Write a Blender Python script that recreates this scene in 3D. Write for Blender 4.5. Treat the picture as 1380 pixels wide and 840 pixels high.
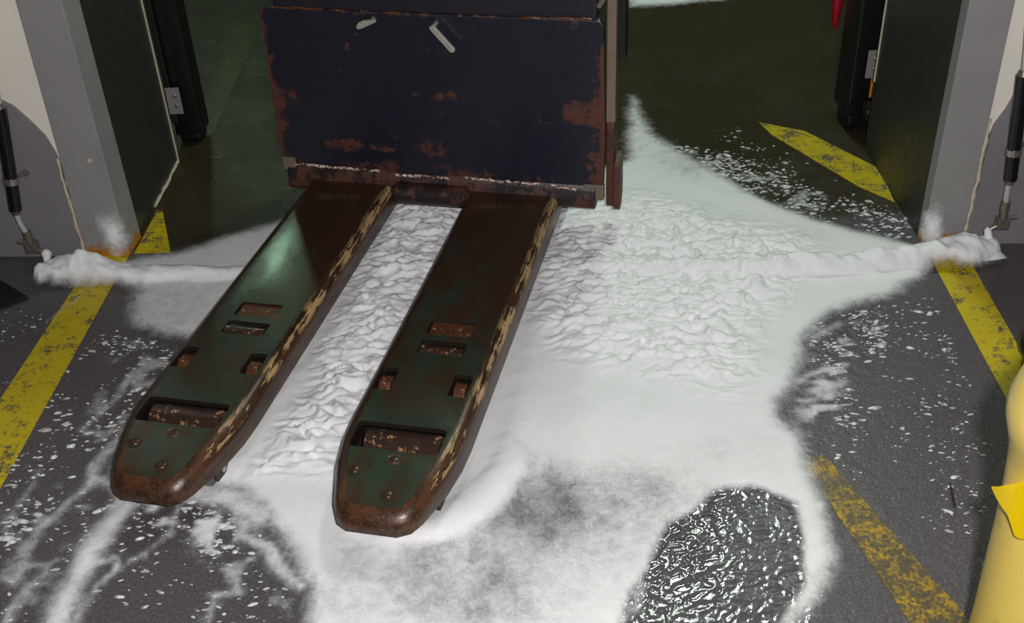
import bpy, bmesh, math, random
import numpy as np
from mathutils import Vector, Matrix

for o in list(bpy.data.objects):
    bpy.data.objects.remove(o)
scene = bpy.context.scene
C = scene.collection
random.seed(4)
RNG = np.random.RandomState(11)

# ------------------------------------------------------------------ camera
F_PX, CX, CY, CAM_H = 1490.0, 690.0, 420.0, 1.55
NADIR = (794.0, 2614.0)
_down = np.array([NADIR[0] - CX, -(NADIR[1] - CY), -F_PX]); _down /= np.linalg.norm(_down)
_up = -_down
_fwd = np.array([0, 0, -1.0]); _fwd = _fwd - _up * _fwd.dot(_up); _fwd /= np.linalg.norm(_fwd)
_right = np.cross(_fwd, _up)
ROT = np.array([_right, _fwd, _up])
cam_data = bpy.data.cameras.new('camera')
cam_data.sensor_width = 36.0
cam_data.lens = 36.0 * F_PX / 1380.0
cam_data.clip_start = 0.05
cam = bpy.data.objects.new('camera', cam_data); C.objects.link(cam)
M4 = Matrix([[*ROT[0], 0], [*ROT[1], 0], [*ROT[2], CAM_H], [0, 0, 0, 1]])
cam.matrix_world = M4
scene.camera = cam

# ------------------------------------------------------------------ view, world, lights
vs = scene.view_settings
vs.view_transform = 'Standard'; vs.look = 'None'; vs.gamma = 1.0; vs.use_curve_mapping = False
vs.exposure = 0.0
w = bpy.data.worlds.new('hall_ambient'); scene.world = w; w.use_nodes = True
w.node_tree.nodes['Background'].inputs[0].default_value = (0.027, 0.036, 0.027, 1)
w.node_tree.nodes['Background'].inputs[1].default_value = 1.0

def add_light(name, kind, loc, energy, color, size=0.1, size_y=None, target=None):
    d = bpy.data.lights.new(name, kind); d.energy = energy; d.color = color
    if kind == 'AREA':
        d.size = size
        if size_y: d.shape = 'RECTANGLE'; d.size_y = size_y
    else:
        d.shadow_soft_size = size
    o = bpy.data.objects.new(name, d); C.objects.link(o); o.location = loc
    if target is not None:
        o.rotation_euler = (Vector(target) - Vector(loc)).to_track_quat('-Z', 'Y').to_euler()
    return o
# the photographer's flash, held just beside the lens
add_light('camera_flash', 'POINT', (0.10, 0.0, 1.63), 186.0, (1.0, 0.955, 0.975), 0.03)
# greenish discharge lamps hanging in the hall beyond the doorway
add_light('hall_lamp', 'AREA', (0.80, 4.30, 3.0), 40.0, (0.82, 1.0, 0.88), 0.34, 0.45, (0.6, 3.6, 0))
add_light('hall_lamp.001', 'AREA', (-2.0, 8.2, 3.2), 6.0, (0.62, 1.0, 0.70), 0.22, 0.6, (-1.2, 5.0, 0))

# ------------------------------------------------------------------ geometry from the photograph
def px_ray(px, py):
    return ROT @ np.array([px - CX, -(py - CY), -F_PX])
def gp(px, py, z=0.0):
    r = px_ray(px, py); q = np.array([0, 0, CAM_H]) + r * (z - CAM_H) / r[2]
    return (float(q[0]), float(q[1]))
def gps(pts, z=0.0):
    return [gp(*p, z) for p in pts]

# ------------------------------------------------------------------ material helpers
def lin(c):
    return tuple((v / 12.92 if v <= 0.04045 else ((v + 0.055) / 1.055) ** 2.4) for v in [x / 255.0 for x in c])
class NT:
    def __init__(s, name):
        s.m = bpy.data.materials.new(name); s.m.use_nodes = True
        s.t = s.m.node_tree; s.b = s.t.nodes['Principled BSDF']; s.out = s.t.nodes['Material Output']
        s.tc = s.n('ShaderNodeTexCoord'); s.co = s.tc.outputs['Object']
    def n(s, ty): return s.t.nodes.new(ty)
    def link(s, a, b): s.t.links.new(a, b)
    def val(s, sock, v):
        if hasattr(v, 'is_output'): s.link(v, sock)
        elif isinstance(v, (tuple, list)): sock.default_value = (*v[:3], 1) if len(sock.default_value) == 4 else v
        else: sock.default_value = v
    def mapping(s, scale=(1, 1, 1), loc=(0, 0, 0), rot=(0, 0, 0), src=None):
        m = s.n('ShaderNodeMapping'); m.inputs['Scale'].default_value = scale
        m.inputs['Location'].default_value = loc; m.inputs['Rotation'].default_value = rot
        s.link(src or s.co, m.inputs[0]); return m.outputs[0]
    def noise(s, scale, detail=4, rough=0.6, co=None, dist=0.0):
        x = s.n('ShaderNodeTexNoise'); x.inputs['Scale'].default_value = scale
        x.inputs['Detail'].default_value = detail; x.inputs['Roughness'].default_value = rough
        x.inputs['Distortion'].default_value = dist
        s.link(co or s.co, x.inputs['Vector']); return x.outputs['Fac']
    def voronoi(s, scale, co=None, feature='F1'):
        x = s.n('ShaderNodeTexVoronoi'); x.feature = feature; x.inputs['Scale'].default_value = scale
        s.link(co or s.co, x.inputs['Vector']); return x.outputs['Distance']
    def ramp(s, fac, lo, hi, a=0.0, b=1.0):
        x = s.n('ShaderNodeMapRange'); x.interpolation_type = 'SMOOTHSTEP'
        x.inputs['From Min'].default_value = lo; x.inputs['From Max'].default_value = hi
        x.inputs['To Min'].default_value = a; x.inputs['To Max'].default_value = b
        s.link(fac, x.inputs['Value']); return x.outputs[0]
    def math(s, op, a, b=0.0):
        x = s.n('ShaderNodeMath'); x.operation = op; s.val(x.inputs[0], a); s.val(x.inputs[1], b); return x.outputs[0]
    def mix(s, fac, a, b):
        x = s.n('ShaderNodeMix'); x.data_type = 'RGBA'
        s.val(x.inputs[0], fac); s.val(x.inputs[6], a); s.val(x.inputs[7], b); return x.outputs[2]
    def sep(s, src=None):
        x = s.n('ShaderNodeSeparateXYZ'); s.link(src or s.co, x.inputs[0]); return x.outputs
    def attr(s, name):
        x = s.n('ShaderNodeAttribute'); x.attribute_name = name; return x.outputs['Fac']
    def bump(s, h, strength=0.3, dist=0.01):
        x = s.n('ShaderNodeBump'); x.inputs['Strength'].default_value = strength
        x.inputs['Distance'].default_value = dist; s.link(h, x.inputs['Height'])
        s.link(x.outputs[0], s.b.inputs['Normal']); return x
    def set(s, **k):
        names = dict(color='Base Color', rough='Roughness', metal='Metallic', spec='Specular IOR Level', alpha='Alpha',
                     coat='Coat Weight', coat_rough='Coat Roughness', trans='Transmission Weight', ior='IOR')
        for a, v in k.items(): s.val(s.b.inputs[names[a]], v)
        return s

def plain(name, col, rough=0.5, metal=0.0, var=0.12, scale=25.0, spec=0.5):
    k = NT(name); c = lin(col)
    k.set(color=k.mix(k.noise(scale, 5), tuple(v * (1 - var * 2) for v in c), tuple(min(1, v * (1 + var * 2)) for v in c)),
          rough=rough, metal=metal, spec=spec)
    return k.m

def mat_floor():
    k = NT('wet_concrete')
    base = k.mix(k.noise(1.6, 5), lin((62, 58, 60)), lin((88, 83, 85)))
    fine = k.noise(170, 3, 0.8)
    base = k.mix(k.ramp(fine, 0.42, 0.75), base, lin((108, 103, 104)))
    spots = k.voronoi(34)
    base = k.mix(k.ramp(spots, 0.02, 0.12, 0.35, 0.0), base, lin((38, 36, 36)))
    # the hall beyond the door sill has its own dark olive-brown coating
    inner = k.ramp(k.math('ADD', k.sep()[1], k.math('MULTIPLY', k.noise(9, 4), 0.10)), 2.70, 2.76)
    olive = k.mix(k.noise(2.6, 5), lin((42, 36, 22)), lin((60, 52, 35)))
    olive = k.mix(k.ramp(k.noise(11, 6, 0.7), 0.58, 0.72, 0, 0.5), olive, lin((72, 64, 44)))
    base = k.mix(inner, base, olive)
    k.set(color=base, rough=k.ramp(k.noise(2.3, 4), 0.35, 0.65, 0.20, 0.40), spec=0.4)
    k.bump(k.math('ADD', k.noise(190, 2), k.math('MULTIPLY', k.noise(34, 4), 2.6)), 0.32, 0.004)
    return k.m
def mat_stripe(name='yellow_floor_paint', worn=0.5, tint=(190, 168, 0)):
    k = NT(name)
    n1 = k.noise(16, 7, 0.72); n2 = k.noise(95, 4, 0.75)
    cover = k.ramp(k.math('ADD', n1, k.math('MULTIPLY', n2, 0.55)), worn + 0.16, worn + 0.30)
    col = k.mix(k.noise(30, 5), lin(tint), lin((212, 190, 12)))
    col = k.mix(k.ramp(k.noise(55, 4), 0.56, 0.72), col, lin((168, 118, 10)))
    k.set(color=k.mix(cover, lin((92, 84, 66)), col), rough=0.4)
    k.bump(k.noise(150, 3), 0.25, 0.003)
    return k.m
def mat_stripe_faded():
    k = NT('faded_yellow_floor_paint')
    cover = k.ramp(k.math('ADD', k.noise(9, 6, 0.75), k.math('MULTIPLY', k.noise(60, 3, 0.8), 0.5)), 0.76, 1.0)
    k.set(color=k.mix(cover, lin((52, 50, 26)), lin((112, 100, 10))), rough=0.35); k.bump(k.noise(60, 3), 0.2, 0.003)
    return k.m
def mat_stripe_worn():
    k = NT('worn_yellow_floor_paint')
    cover = k.ramp(k.math('ADD', k.noise(22, 6, 0.75), k.math('MULTIPLY', k.noise(120, 3, 0.8), 0.7)), 0.78, 1.02)
    k.set(color=k.mix(cover, lin((84, 74, 52)), k.mix(k.noise(60, 4), lin((150, 112, 12)), lin((200, 165, 12)))), rough=0.42)
    k.bump(k.noise(190, 3), 0.3, 0.003)
    return k.m
def mat_steel(name, col, rough, metal=0.85, streak=True):
    k = NT(name); c = lin(col)
    n = k.noise(9, 5, 0.65, k.mapping((1, 1, 0.25)))
    k.set(color=k.mix(n, tuple(v * 0.72 for v in c), tuple(v * 1.28 for v in c)), metal=metal,
          rough=k.ramp(k.noise(30, 4), 0.3, 0.7, rough * 0.85, rough * 1.2))
    k.bump(k.noise(160, 2, 0.5, k.mapping((1, 1, 0.08))), 0.05, 0.002)
    return k.m
def mat_jamb():
    k = NT('grey_steel_frame')
    n = k.noise(7, 5, 0.6); z = k.sep()[2]
    col = k.mix(n, lin((130, 129, 128)), lin((152, 151, 149)))
    col = k.mix(k.ramp(k.noise(60, 4), 0.60, 0.70, 0, 0.4), col, lin((116, 114, 113)))
    rust = k.ramp(k.math('SUBTRACT', k.math('MULTIPLY', k.noise(26, 5), 0.085), z), 0.004, 0.022)
    col = k.mix(rust, col, k.mix(k.noise(50, 4), lin((196, 128, 18)), lin((150, 84, 20))))
    k.set(color=col, rough=0.48, metal=0.0, spec=0.4)
    k.bump(k.noise(120, 2), 0.05, 0.002)
    return k.m
def mat_fork(name='fork_paint'):
    # glossy brown paint worn in long streaks, the hall's green reflection painted in
    k = NT(name)
    lng = k.mapping((1.0, 0.16, 1.0))
    n1 = k.noise(26, 6, 0.65, lng); n2 = k.noise(5.5, 5, 0.6); y = k.sep()[1]
    heel = k.ramp(y, -0.62, -0.22)  # browner heel paints in the dark front plate's reflection
    f = k.math('ADD', k.math('ADD', k.math('MULTIPLY', n1, 0.55), k.math('MULTIPLY', n2, 0.75)), k.math('MULTIPLY', heel, 0.22))
    col = k.mix(k.ramp(f, 0.54, 0.84), lin((45, 59, 46)), lin((58, 38, 23)))
    col = k.mix(k.ramp(k.noise(60, 6, 0.8, lng), 0.60, 0.74, 0, 0.6), col, lin((34, 26, 18)))
    col = k.mix(k.ramp(k.noise(130, 3, 0.7), 0.72, 0.78, 0, 0.7), col, lin((150, 100, 55)))
    k.set(color=col, rough=k.ramp(n2, 0.3, 0.7, 0.20, 0.34), spec=0.55, coat=0.25, coat_rough=0.12)
    k.bump(k.math('ADD', k.noise(90, 4, 0.7, lng), k.noise(40, 3)), 0.10, 0.003)
    return k.m
def mat_fork_edge():
    # bevels rubbed to brown with long thin chips of bare cream metal on the outer rim
    k = NT('chipped_fork_edge')
    lng = k.mapping((1.0, 0.09, 1.0))
    sx = k.sep(); z = sx[2]; x = sx[0]; y = sx[1]
    col = k.mix(k.ramp(k.noise(38, 5, 0.7, lng), 0.38, 0.62), lin((46, 31, 21)), lin((80, 50, 31)))
    rim = k.math('MULTIPLY', k.math('MULTIPLY', k.ramp(z, 0.098, 0.108), k.ramp(z, 0.1170, 0.1200, 1.0, 0.25)), k.ramp(x, 0.085, 0.104))
    heel = k.ramp(y, -0.75, -0.05, 0.0, 0.045)
    f = k.math('ADD', k.math('ADD', k.math('MULTIPLY', k.noise(95, 6, 0.75, lng), 0.75), k.math('MULTIPLY', k.noise(9, 4), 0.35)), heel)
    chip = k.math('MULTIPLY', k.ramp(f, 0.565, 0.595), rim)
    col = k.mix(chip, col, k.mix(k.noise(120, 3, 0.7, lng), lin((214, 186, 134)), lin((160, 122, 74))))
    low = k.math('MULTIPLY', k.ramp(k.noise(70, 5, 0.75, lng), 0.64, 0.68), k.ramp(x, 0.10, 0.12))
    col = k.mix(k.math('MULTIPLY', low, 0.7), col, lin((150, 118, 76)))
    nose = k.ramp(y, -1.12, -1.22)
    col = k.mix(k.math('MULTIPLY', nose, k.ramp(k.noise(150, 4, 0.8), 0.5, 0.62, 0, 0.8)), col, lin((94, 64, 46)))
    k.set(color=col, rough=0.34, spec=0.55)
    k.bump(k.math('SUBTRACT', k.noise(70, 4), k.math('MULTIPLY', chip, 0.8)), 0.3, 0.003)
    return k.m
def mat_rustplate(name='rusty_navy_paint', rust_lo=0.56, navy=(30, 30, 42), patches=()):
    k = NT(name)
    s = k.sep()
    n1 = k.noise(7.0, 7, 0.68, k.mapping((1, 1, 1.15))); n2 = k.noise(55, 6, 0.8)
    f = k.math('ADD', k.math('MULTIPLY', n1, 1.0), k.math('MULTIPLY', n2, 0.55))
    for (px_, pz, rx, rz, amp) in patches:
        dx = k.math('DIVIDE', k.math('SUBTRACT', s[0], px_), rx); dz = k.math('DIVIDE', k.math('SUBTRACT', s[2], pz), rz)
        r2 = k.math('ADD', k.math('MULTIPLY', dx, dx), k.math('MULTIPLY', dz, dz))
        f = k.math('ADD', f, k.ramp(r2, 0.0, 2.6, amp * 0.85, 0.0))
    rust = k.ramp(f, rust_lo * 1.5, rust_lo * 1.5 + 0.10)
    col = k.mix(k.noise(14, 5), lin(navy), lin(tuple(int(v * 1.3) for v in navy)))
    col = k.mix(k.ramp(k.noise(75, 5, 0.8), 0.62, 0.74, 0, 0.35), col, lin((82, 84, 104)))
    rc = k.mix(k.noise(60, 6, 0.8), lin((56, 34, 29)), lin((112, 62, 44)))
    col = k.mix(k.math('MULTIPLY', rust, 0.9), col, rc)
    k.set(color=col, rough=k.math('ADD', k.math('MULTIPLY', rust, 0.25), 0.36), spec=0.4)
    k.bump(k.math('ADD', k.noise(80, 4), k.math('MULTIPLY', rust, -0.6)), 0.22, 0.003)
    return k.m
PATCHES = [(-.405, .375, .055, .035, .22), (-.435, .25, .030, .09, .20), (-.25, .230, .06, .020, .24), (-.142, .224, .03, .012, .18), (.007, .236, .06, .022, .20), (.004, .195, .05, .02, .14),
           (-.005, .342, .07, .012, .15), (.03, .388, .014, .014, .22), (.071, .390, .014, .016, .22), (-.03, .39, .01, .01, .2), (.04, .507, .06, .012, .14), (.430, .370, .055, .035, .22), (.462, .45, .022, .09, .18),
           (.401, .591, .02, .012, .2), (.460, .24, .03, .09, .18), (.25, .235, .05, .03, .10), (-.445, .52, .022, .12, .18), (.0, .612, .6, .010, .14), (.05, .165, .6, .022, .16), (.474, .35, .009, .5, .25), (-.447, .4, .010, .5, .2)]
def mat_rustmetal():
    k = NT('rusted_bare_steel')
    col = k.mix(k.noise(42, 6, 0.75), lin((60, 34, 26)), lin((122, 74, 48)))
    col = k.mix(k.ramp(k.noise(75, 5, 0.75), 0.58, 0.64), col, lin((206, 176, 136)))
    k.set(color=col, rough=0.38, metal=0.25)
    k.bump(k.noise(90, 4), 0.3, 0.003)
    return k.m
def mat_roller():
    k = NT('worn_roller')
    col = k.mix(k.noise(60, 5, 0.7), lin((42, 30, 28)), lin((74, 52, 44)))
    z = k.sep()[2]
    worn = k.math('MULTIPLY', k.ramp(k.noise(45, 5, 0.8), 0.56, 0.60), k.ramp(z, 0.012, 0.026))
    col = k.mix(worn, col, lin((196, 146, 104)))
    k.set(color=col, rough=0.22, spec=0.7, metal=0.2)
    k.bump(k.noise(120, 3), 0.12, 0.002)
    return k.m
def mat_weld():
    k = NT('bright_weld')
    k.set(color=k.mix(k.ramp(k.noise(70, 4, 0.8), 0.46, 0.56), lin((64, 34, 28)), lin((216, 190, 172))), rough=0.4)
    return k.m
def mat_foam(name='foam', use_alpha=True):
    k = NT(name)
    k.set(color=k.mix(k.noise(40, 3), (0.80, 0.81, 0.80), (0.90, 0.90, 0.90)), rough=0.55, spec=0.35)
    if use_alpha:
        d = k.attr('foam_cover')
        n = k.math('ADD', k.math('MULTIPLY', k.noise(38, 6, 0.7, None, 0.6), 0.7), k.math('MULTIPLY', k.noise(230, 3, 0.7), 0.3))
        # thin foam breaks into lace, thick foam is opaque
        e = k.math('ADD', d, k.math('MULTIPLY', k.math('SUBTRACT', n, 0.5), k.ramp(d, 0.6, 0.95, 1.0, 0.25)))
        k.set(alpha=k.ramp(e, 0.02, 0.92))
    k.bump(k.math('ADD', k.noise(260, 3), k.noise(75, 3)), 0.16, 0.004)
    return k.m
def mat_fleck():
    k = NT('thin_foam_fleck')
    k.set(color=(0.80, 0.81, 0.80), rough=0.3, spec=0.5, alpha=k.ramp(k.noise(70, 3), 0.35, 0.6, 0.35, 0.9))
    return k.m
def mat_water():
    k = NT('foam_rinse_water')
    k.set(color=k.mix(k.noise(120, 3, 0.8), lin((66, 63, 64)), lin((96, 92, 93))), rough=0.12, spec=0.5)
    k.bump(k.noise(140, 2), 0.10, 0.003)
    return k.m
def mat_glassy(name, col, rough=0.25):
    k = NT(name); c = lin(col)
    k.set(color=k.mix(k.noise(20, 3), c, tuple(min(1, v * 1.15) for v in c)), rough=rough, trans=0.35, ior=1.4, spec=0.5)
    return k.m
def mat_bollard():
    k = NT('pale_yellow_sleeve')
    col = k.mix(k.noise(4.5, 5), lin((214, 196, 110)), lin((222, 186, 60)))
    col = k.mix(k.ramp(k.noise(24, 5), 0.6, 0.75, 0, 0.35), col, lin((150, 120, 50)))
    k.set(color=col, rough=0.35, spec=0.5); k.bump(k.noise(60, 3), 0.08, 0.004)
    return k.m

M = dict(
    floor=mat_floor(), stripe=mat_stripe(worn=0.46), stripe_worn=mat_stripe_worn(), stripe_in=mat_stripe('olive_yellow_floor_paint', 0.48, (158, 138, 4)), stripe_old=mat_stripe_faded(),
    white_wall=plain('white_wall_panel', (232, 226, 214), 0.5, 0, 0.04, 6), grey_coat=plain('grey_wall_coating', (126, 123, 127), 0.4, 0, 0.10, 5),
    seal=plain('cream_sealant', (196, 182, 158), 0.55, 0, 0.2, 60),
    jamb=mat_jamb(), reveal=mat_steel('dull_steel_panel', (62, 61, 57), 0.38, 0.35), black=plain('black_rubber', (17, 16, 18), 0.35, 0, 0.2, 30),
    plate=plain('zinc_plate', (150, 147, 150), 0.35, 0.3, 0.12, 60), screw=plain('screw_steel', (170, 165, 160), 0.28, 0.8), orange=plain('amber_lens', (196, 128, 24), 0.3),
    red=plain('red_plastic', (150, 12, 32), 0.35), fork=mat_fork(), fork_edge=mat_fork_edge(), truck=mat_rustplate('rusty_navy_paint', 0.60, (27, 27, 37), PATCHES), beam=mat_rustplate('rusty_brown_beam', 0.50, (36, 27, 28)),
    hood=mat_rustplate('dark_hood_paint', 0.70, (34, 31, 38)), rust=mat_rustmetal(), roller=mat_roller(), weld=mat_weld(), bright=plain('bright_steel', (206, 202, 192), 0.28, 0.55, 0.15, 80),
    bar=plain('dusty_steel_bar', (122, 108, 92), 0.45, 0.2, 0.15, 30), skirt=mat_rustplate('rusty_skirt', 0.48, (40, 34, 32)),
    tyre=plain('grey_polyurethane', (90, 96, 88), 0.4, 0, 0.3, 50), under=plain('underside_steel', (40, 32, 26), 0.5, 0.2), foam=mat_foam(), froth=mat_foam('froth', False), fleck=mat_fleck(), water=mat_water(),
    hose=mat_glassy('clear_hose', (196, 198, 192)), tubeblack=plain('black_foam_generator', (22, 17, 26), 0.28, 0, 0.15, 40), fitting=plain('dull_fitting', (128, 122, 112), 0.32, 0.55, 0.2, 60),
    sleeve=mat_bollard(), tape=plain('bright_yellow_tape', (255, 226, 0), 0.28, 0, 0.03, 20), twig=plain('dark_twig', (40, 28, 24), 0.6),
)

# ------------------------------------------------------------------ mesh helpers
def obj(name, me, mats, parent=None, smooth=False):
    if isinstance(me, bmesh.types.BMesh):
        b = me; me = bpy.data.meshes.new(name)
        bmesh.ops.recalc_face_normals(b, faces=b.faces[:]); b.to_mesh(me); b.free()
    o = bpy.data.objects.new(name, me); C.objects.link(o)
    for m in (mats if isinstance(mats, (list, tuple)) else [mats]):
        me.materials.append(M[m] if isinstance(m, str) else m)
    if parent: o.parent = parent
    if smooth:
        me.polygons.foreach_set('use_smooth', [True] * len(me.polygons))
        try: me.set_sharp_from_angle(angle=math.radians(40 if smooth is True else smooth))
        except Exception: pass
    return o
def tag(o, label, cat, group=None):
    o['label'] = label; o['category'] = cat
    if group: o['group'] = group
    return o
def struct(o): o['kind'] = 'structure'; return o
def thing(name, label, cat, loc=(0, 0, 0), rotz=0.0, group=None):
    o = bpy.data.objects.new(name, None); C.objects.link(o); o.empty_display_size = 0.1
    o.location = loc; o.rotation_euler = (0, 0, rotz)
    return tag(o, label, cat, group)
def bm_box(b, x0, x1, y0, y1, z0, z1, bev=0.0, seg=2):
    r = bmesh.ops.create_cube(b, size=1.0)
    vsx = r['verts']
    for v in vsx:
        v.co = Vector((x0 + (v.co.x + .5) * (x1 - x0), y0 + (v.co.y + .5) * (y1 - y0), z0 + (v.co.z + .5) * (z1 - z0)))
    if bev > 0:
        es = list({e for v in vsx for e in v.link_edges})
        bmesh.ops.bevel(b, geom=es, offset=bev, segments=seg, profile=0.6, affect='EDGES')
    return b
def box(x0, x1, y0, y1, z0, z1, bev=0.0, seg=2): return bm_box(bmesh.new(), x0, x1, y0, y1, z0, z1, bev, seg)
def bm_tube(b, pts, radii, n=14, caps=True):
    pts = [Vector(p) for p in pts]
    if not isinstance(radii, (list, tuple)): radii = [radii] * len(pts)
    rings = []; prev = None
    for i, p in enumerate(pts):
        t = (pts[min(i + 1, len(pts) - 1)] - pts[max(i - 1, 0)]).normalized()
        if prev is None:
            a = Vector((0, 0, 1)) if abs(t.z) < 0.9 else Vector((1, 0, 0)); u = t.cross(a).normalized()
        else:
            u = (prev - t * prev.dot(t)).normalized()
        prev = u; v = t.cross(u)
        rings.append([b.verts.new(p + (u * math.cos(2 * math.pi * k / n) + v * math.sin(2 * math.pi * k / n)) * radii[i]) for k in range(n)])
    for a, c in zip(rings, rings[1:]):
        for k in range(n): b.faces.new((a[k], a[(k + 1) % n], c[(k + 1) % n], c[k]))
    if caps:
        b.faces.new(rings[0][::-1]); b.faces.new(rings[-1])
    return b
def tube(pts, radii, n=14): return bm_tube(bmesh.new(), pts, radii, n)
def prism(poly, axis_fn, t0, t1, bev=0.0):
    """poly of 2-D points, axis_fn(u, v, t) -> 3-D point"""
    b = bmesh.new()
    A = [b.verts.new(axis_fn(u, v, t0)) for u, v in poly]; B = [b.verts.new(axis_fn(u, v, t1)) for u, v in poly]
    b.faces.new(A[::-1]); b.faces.new(B)
    n = len(poly)
    for i in range(n): b.faces.new((A[i], A[(i + 1) % n], B[(i + 1) % n], B[i]))
    if bev > 0:
        bmesh.ops.bevel(b, geom=b.edges[:], offset=bev, segments=2, profile=0.6, affect='EDGES')
    return b
def dome(r, n=12, m=4, squash=0.5):
    b = bmesh.new(); rings = []
    for j in range(m):
        a = j * math.pi / 2 / m
        rings.append([b.verts.new((r * math.cos(a) * math.cos(2 * math.pi * k / n), r * math.cos(a) * math.sin(2 * math.pi * k / n), r * math.sin(a) * squash)) for k in range(n)])
    top = b.verts.new((0, 0, r * squash))
    for a, c in zip(rings, rings[1:]):
        for k in range(n): b.faces.new((a[k], a[(k + 1) % n], c[(k + 1) % n], c[k]))
    for k in range(n): b.faces.new((rings[-1][k], rings[-1][(k + 1) % n], top))
    return b
def bool_cut(o, cutters):
    for c in cutters:
        md = o.modifiers.new('cut', 'BOOLEAN'); md.operation = 'DIFFERENCE'; md.object = c; md.solver = 'EXACT'
    dg = bpy.context.evaluated_depsgraph_get()
    me = bpy.data.meshes.new_from_object(o.evaluated_get(dg))
    o.modifiers.clear(); old = o.data; o.data = me; me.name = o.name
    bpy.data.meshes.remove(old)
    for c in cutters: bpy.data.objects.remove(c)

# ------------------------------------------------------------------ floor and painted stripes
struct(obj('floor', box(-7, 7, -2.0, 11, -0.15, 0.0), 'floor'))
def stripe(pts, mat, label):
    o = obj('floor_stripe', prism(pts, lambda u, v, t: (u, v, t), 0.0002, 0.0015), mat)
    return tag(o, label, 'floor marking', 'yellow painted floor stripes')
stripe([(-1.148, 2.66), (-1.052, 2.66), (-1.078, 1.715), (-1.088, 1.30), (-1.20, 1.30), (-1.186, 2.02)], 'stripe', 'bright yellow floor stripe running out from under the foam beside the black wedge')
stripe([(-1.040, 2.66), (-0.938, 2.655), (-1.018, 2.90), (-1.035, 2.905)], 'stripe_in', 'short yellow wedge of floor paint against the dark steel reveal')
stripe([(-1.056, 3.42), (-0.972, 3.42), (-0.985, 4.6), (-1.075, 4.6)], 'stripe_old', 'dull yellow stripe on the dark floor beyond the black guide post with two screws')
stripe([(1.100, 2.46), (1.196, 2.46), (1.165, 2.005), (1.145, 1.30), (1.04, 1.30), (1.064, 1.837)], 'stripe', 'bright yellow floor stripe passing the black rubber buffer')
stripe([(0.575, 1.70), (0.630, 1.70), (0.769, 1.259), (0.81, 1.12), (0.715, 1.12), (0.665, 1.259)], 'stripe_worn', 'worn speckled yellow stripe slanting from the foam to the yellow bollard')
stripe([(1.100, 2.745), (1.122, 2.95), (0.965, 3.235), (0.900, 3.275), (0.835, 3.32), (0.855, 3.22), (1.026, 2.85)], 'stripe_in', 'slanting yellow stripe on the wet dark floor by the rounded guide post')

# ------------------------------------------------------------------ doorway: walls, steel frame, reveal
WA = np.array([-1.0477, 2.6482]); WB = np.array([1.0977, 2.5058])
WU = (WB - WA) / np.linalg.norm(WB - WA); WN = np.array([WU[1], -WU[0]])    # WN points to the camera side
def wp(u, z, d=0.0):
    q = WA + WU * u + WN * d
    return (float(q[0]), float(q[1]), z)
DEPTH = 0.58
# left: front steel face + deep reveal, one folded steel post
def jamb(name, face_uz, reveal_a, reveal_b):
    t = prism(face_uz, lambda u, z, d: wp(u, z, d), -0.10, 0.0, 0.003)
    j = struct(obj(name, t, 'jamb', None))
    return j
jl = jamb('trim_1', [(-0.124, 0), (-0.001, 0), (0.003, 2.4), (-0.085, 2.4)], None, None)
jr = jamb('trim_2', [(2.150, 0), (2.256, 0), (2.252, 2.4), (2.150, 2.4)], None, None)
def reveal(parent, a, b, sgn):
    ax, ay = a; bx_, by_ = b
    poly = [(ax, ay), (bx_, by_), (bx_ + sgn * 0.03, by_), (ax + sgn * 0.03, ay)]
    obj('reveal_panel', prism(poly, lambda u, v, t: (u, v, t), 0.0, 2.4), 'reveal', parent)
    # pale edge trim down the far edge of the reveal and along its foot
    obj('edge_trim', tube([(bx_ - sgn * 0.002, by_, 0.0), (bx_ - sgn * 0.002, by_, 0.36 if sgn < 0 else 0.20)] if False else
                          [(bx_ - sgn * 0.001, by_, 0.0 if sgn < 0 else 0.22), (bx_ - sgn * 0.001, by_, 2.4)], 0.0035, 6), 'seal', parent)
reveal(jl, (WA[0] - 0.002, WA[1] + 0.01), (-1.046, 3.23), -1)
reveal(jr, (WB[0] + 0.002, WB[1] + 0.01), (1.116, 3.094), 1)
b = bmesh.new(); pts = []
for i in range(15):
    t = i / 14; pts.append((-1.044 + random.uniform(-.002, .002), 3.225 - t * 0.30, 0.004))
obj('foot_seal', tube(pts, [random.uniform(.003, .006) for _ in pts], 6), 'seal', jl)
obj('rivet', tube([wp(-0.039, .294, -0.002), wp(-0.039, .294, 0.003)], 0.006, 10), 'seal', jl)
def wall(name, u0, u1):
    return struct(obj(name, prism([(u0, 0), (u1, 0), (u1, 2.9), (u0, 2.9)], lambda u, z, d: wp(u, z, d), -DEPTH, -0.012), 'white_wall'))
wl = wall('wall_left', -3.2, -0.07); wr = wall('wall_right', 2.20, 5.3)
# grey coating with its uneven upper edge
def jit(poly, amp=0.004, step=0.03):
    out = []
    for (a, b_), (c, d) in zip(poly, poly[1:] + poly[:1]):
        n = max(1, int(math.hypot(c - a, d - b_) / step)) if math.hypot(c - a, d - b_) < 0.5 else 1
        for i in range(n):
            f = i / n; out.append((a + (c - a) * f + (random.uniform(-amp, amp) if i else 0), b_ + (d - b_) * f + (random.uniform(-amp, amp) if i else 0)))
    return out
cl = [(-3.1, 0), (-0.134, 0), (-0.133, .03), (-0.131, .13), (-0.127, .22), (-0.124, .27), (-0.128, .31), (-0.142, .362), (-0.169, .404), (-0.201, .446), (-0.25, .478), (-0.34, .50), (-3.1, .50)]
cr = [(5.2, 0), (5.2, .56), (2.40, .56), (2.325, .515), (2.305, .45), (2.292, .386), (2.272, .345), (2.268, .282), (2.265, .156), (2.261, .035), (2.261, 0)]
obj('grey_coating', prism(jit(cl), lambda u, z, d: wp(u, z, d), -0.012, -0.004), 'grey_coat', wl)
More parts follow.
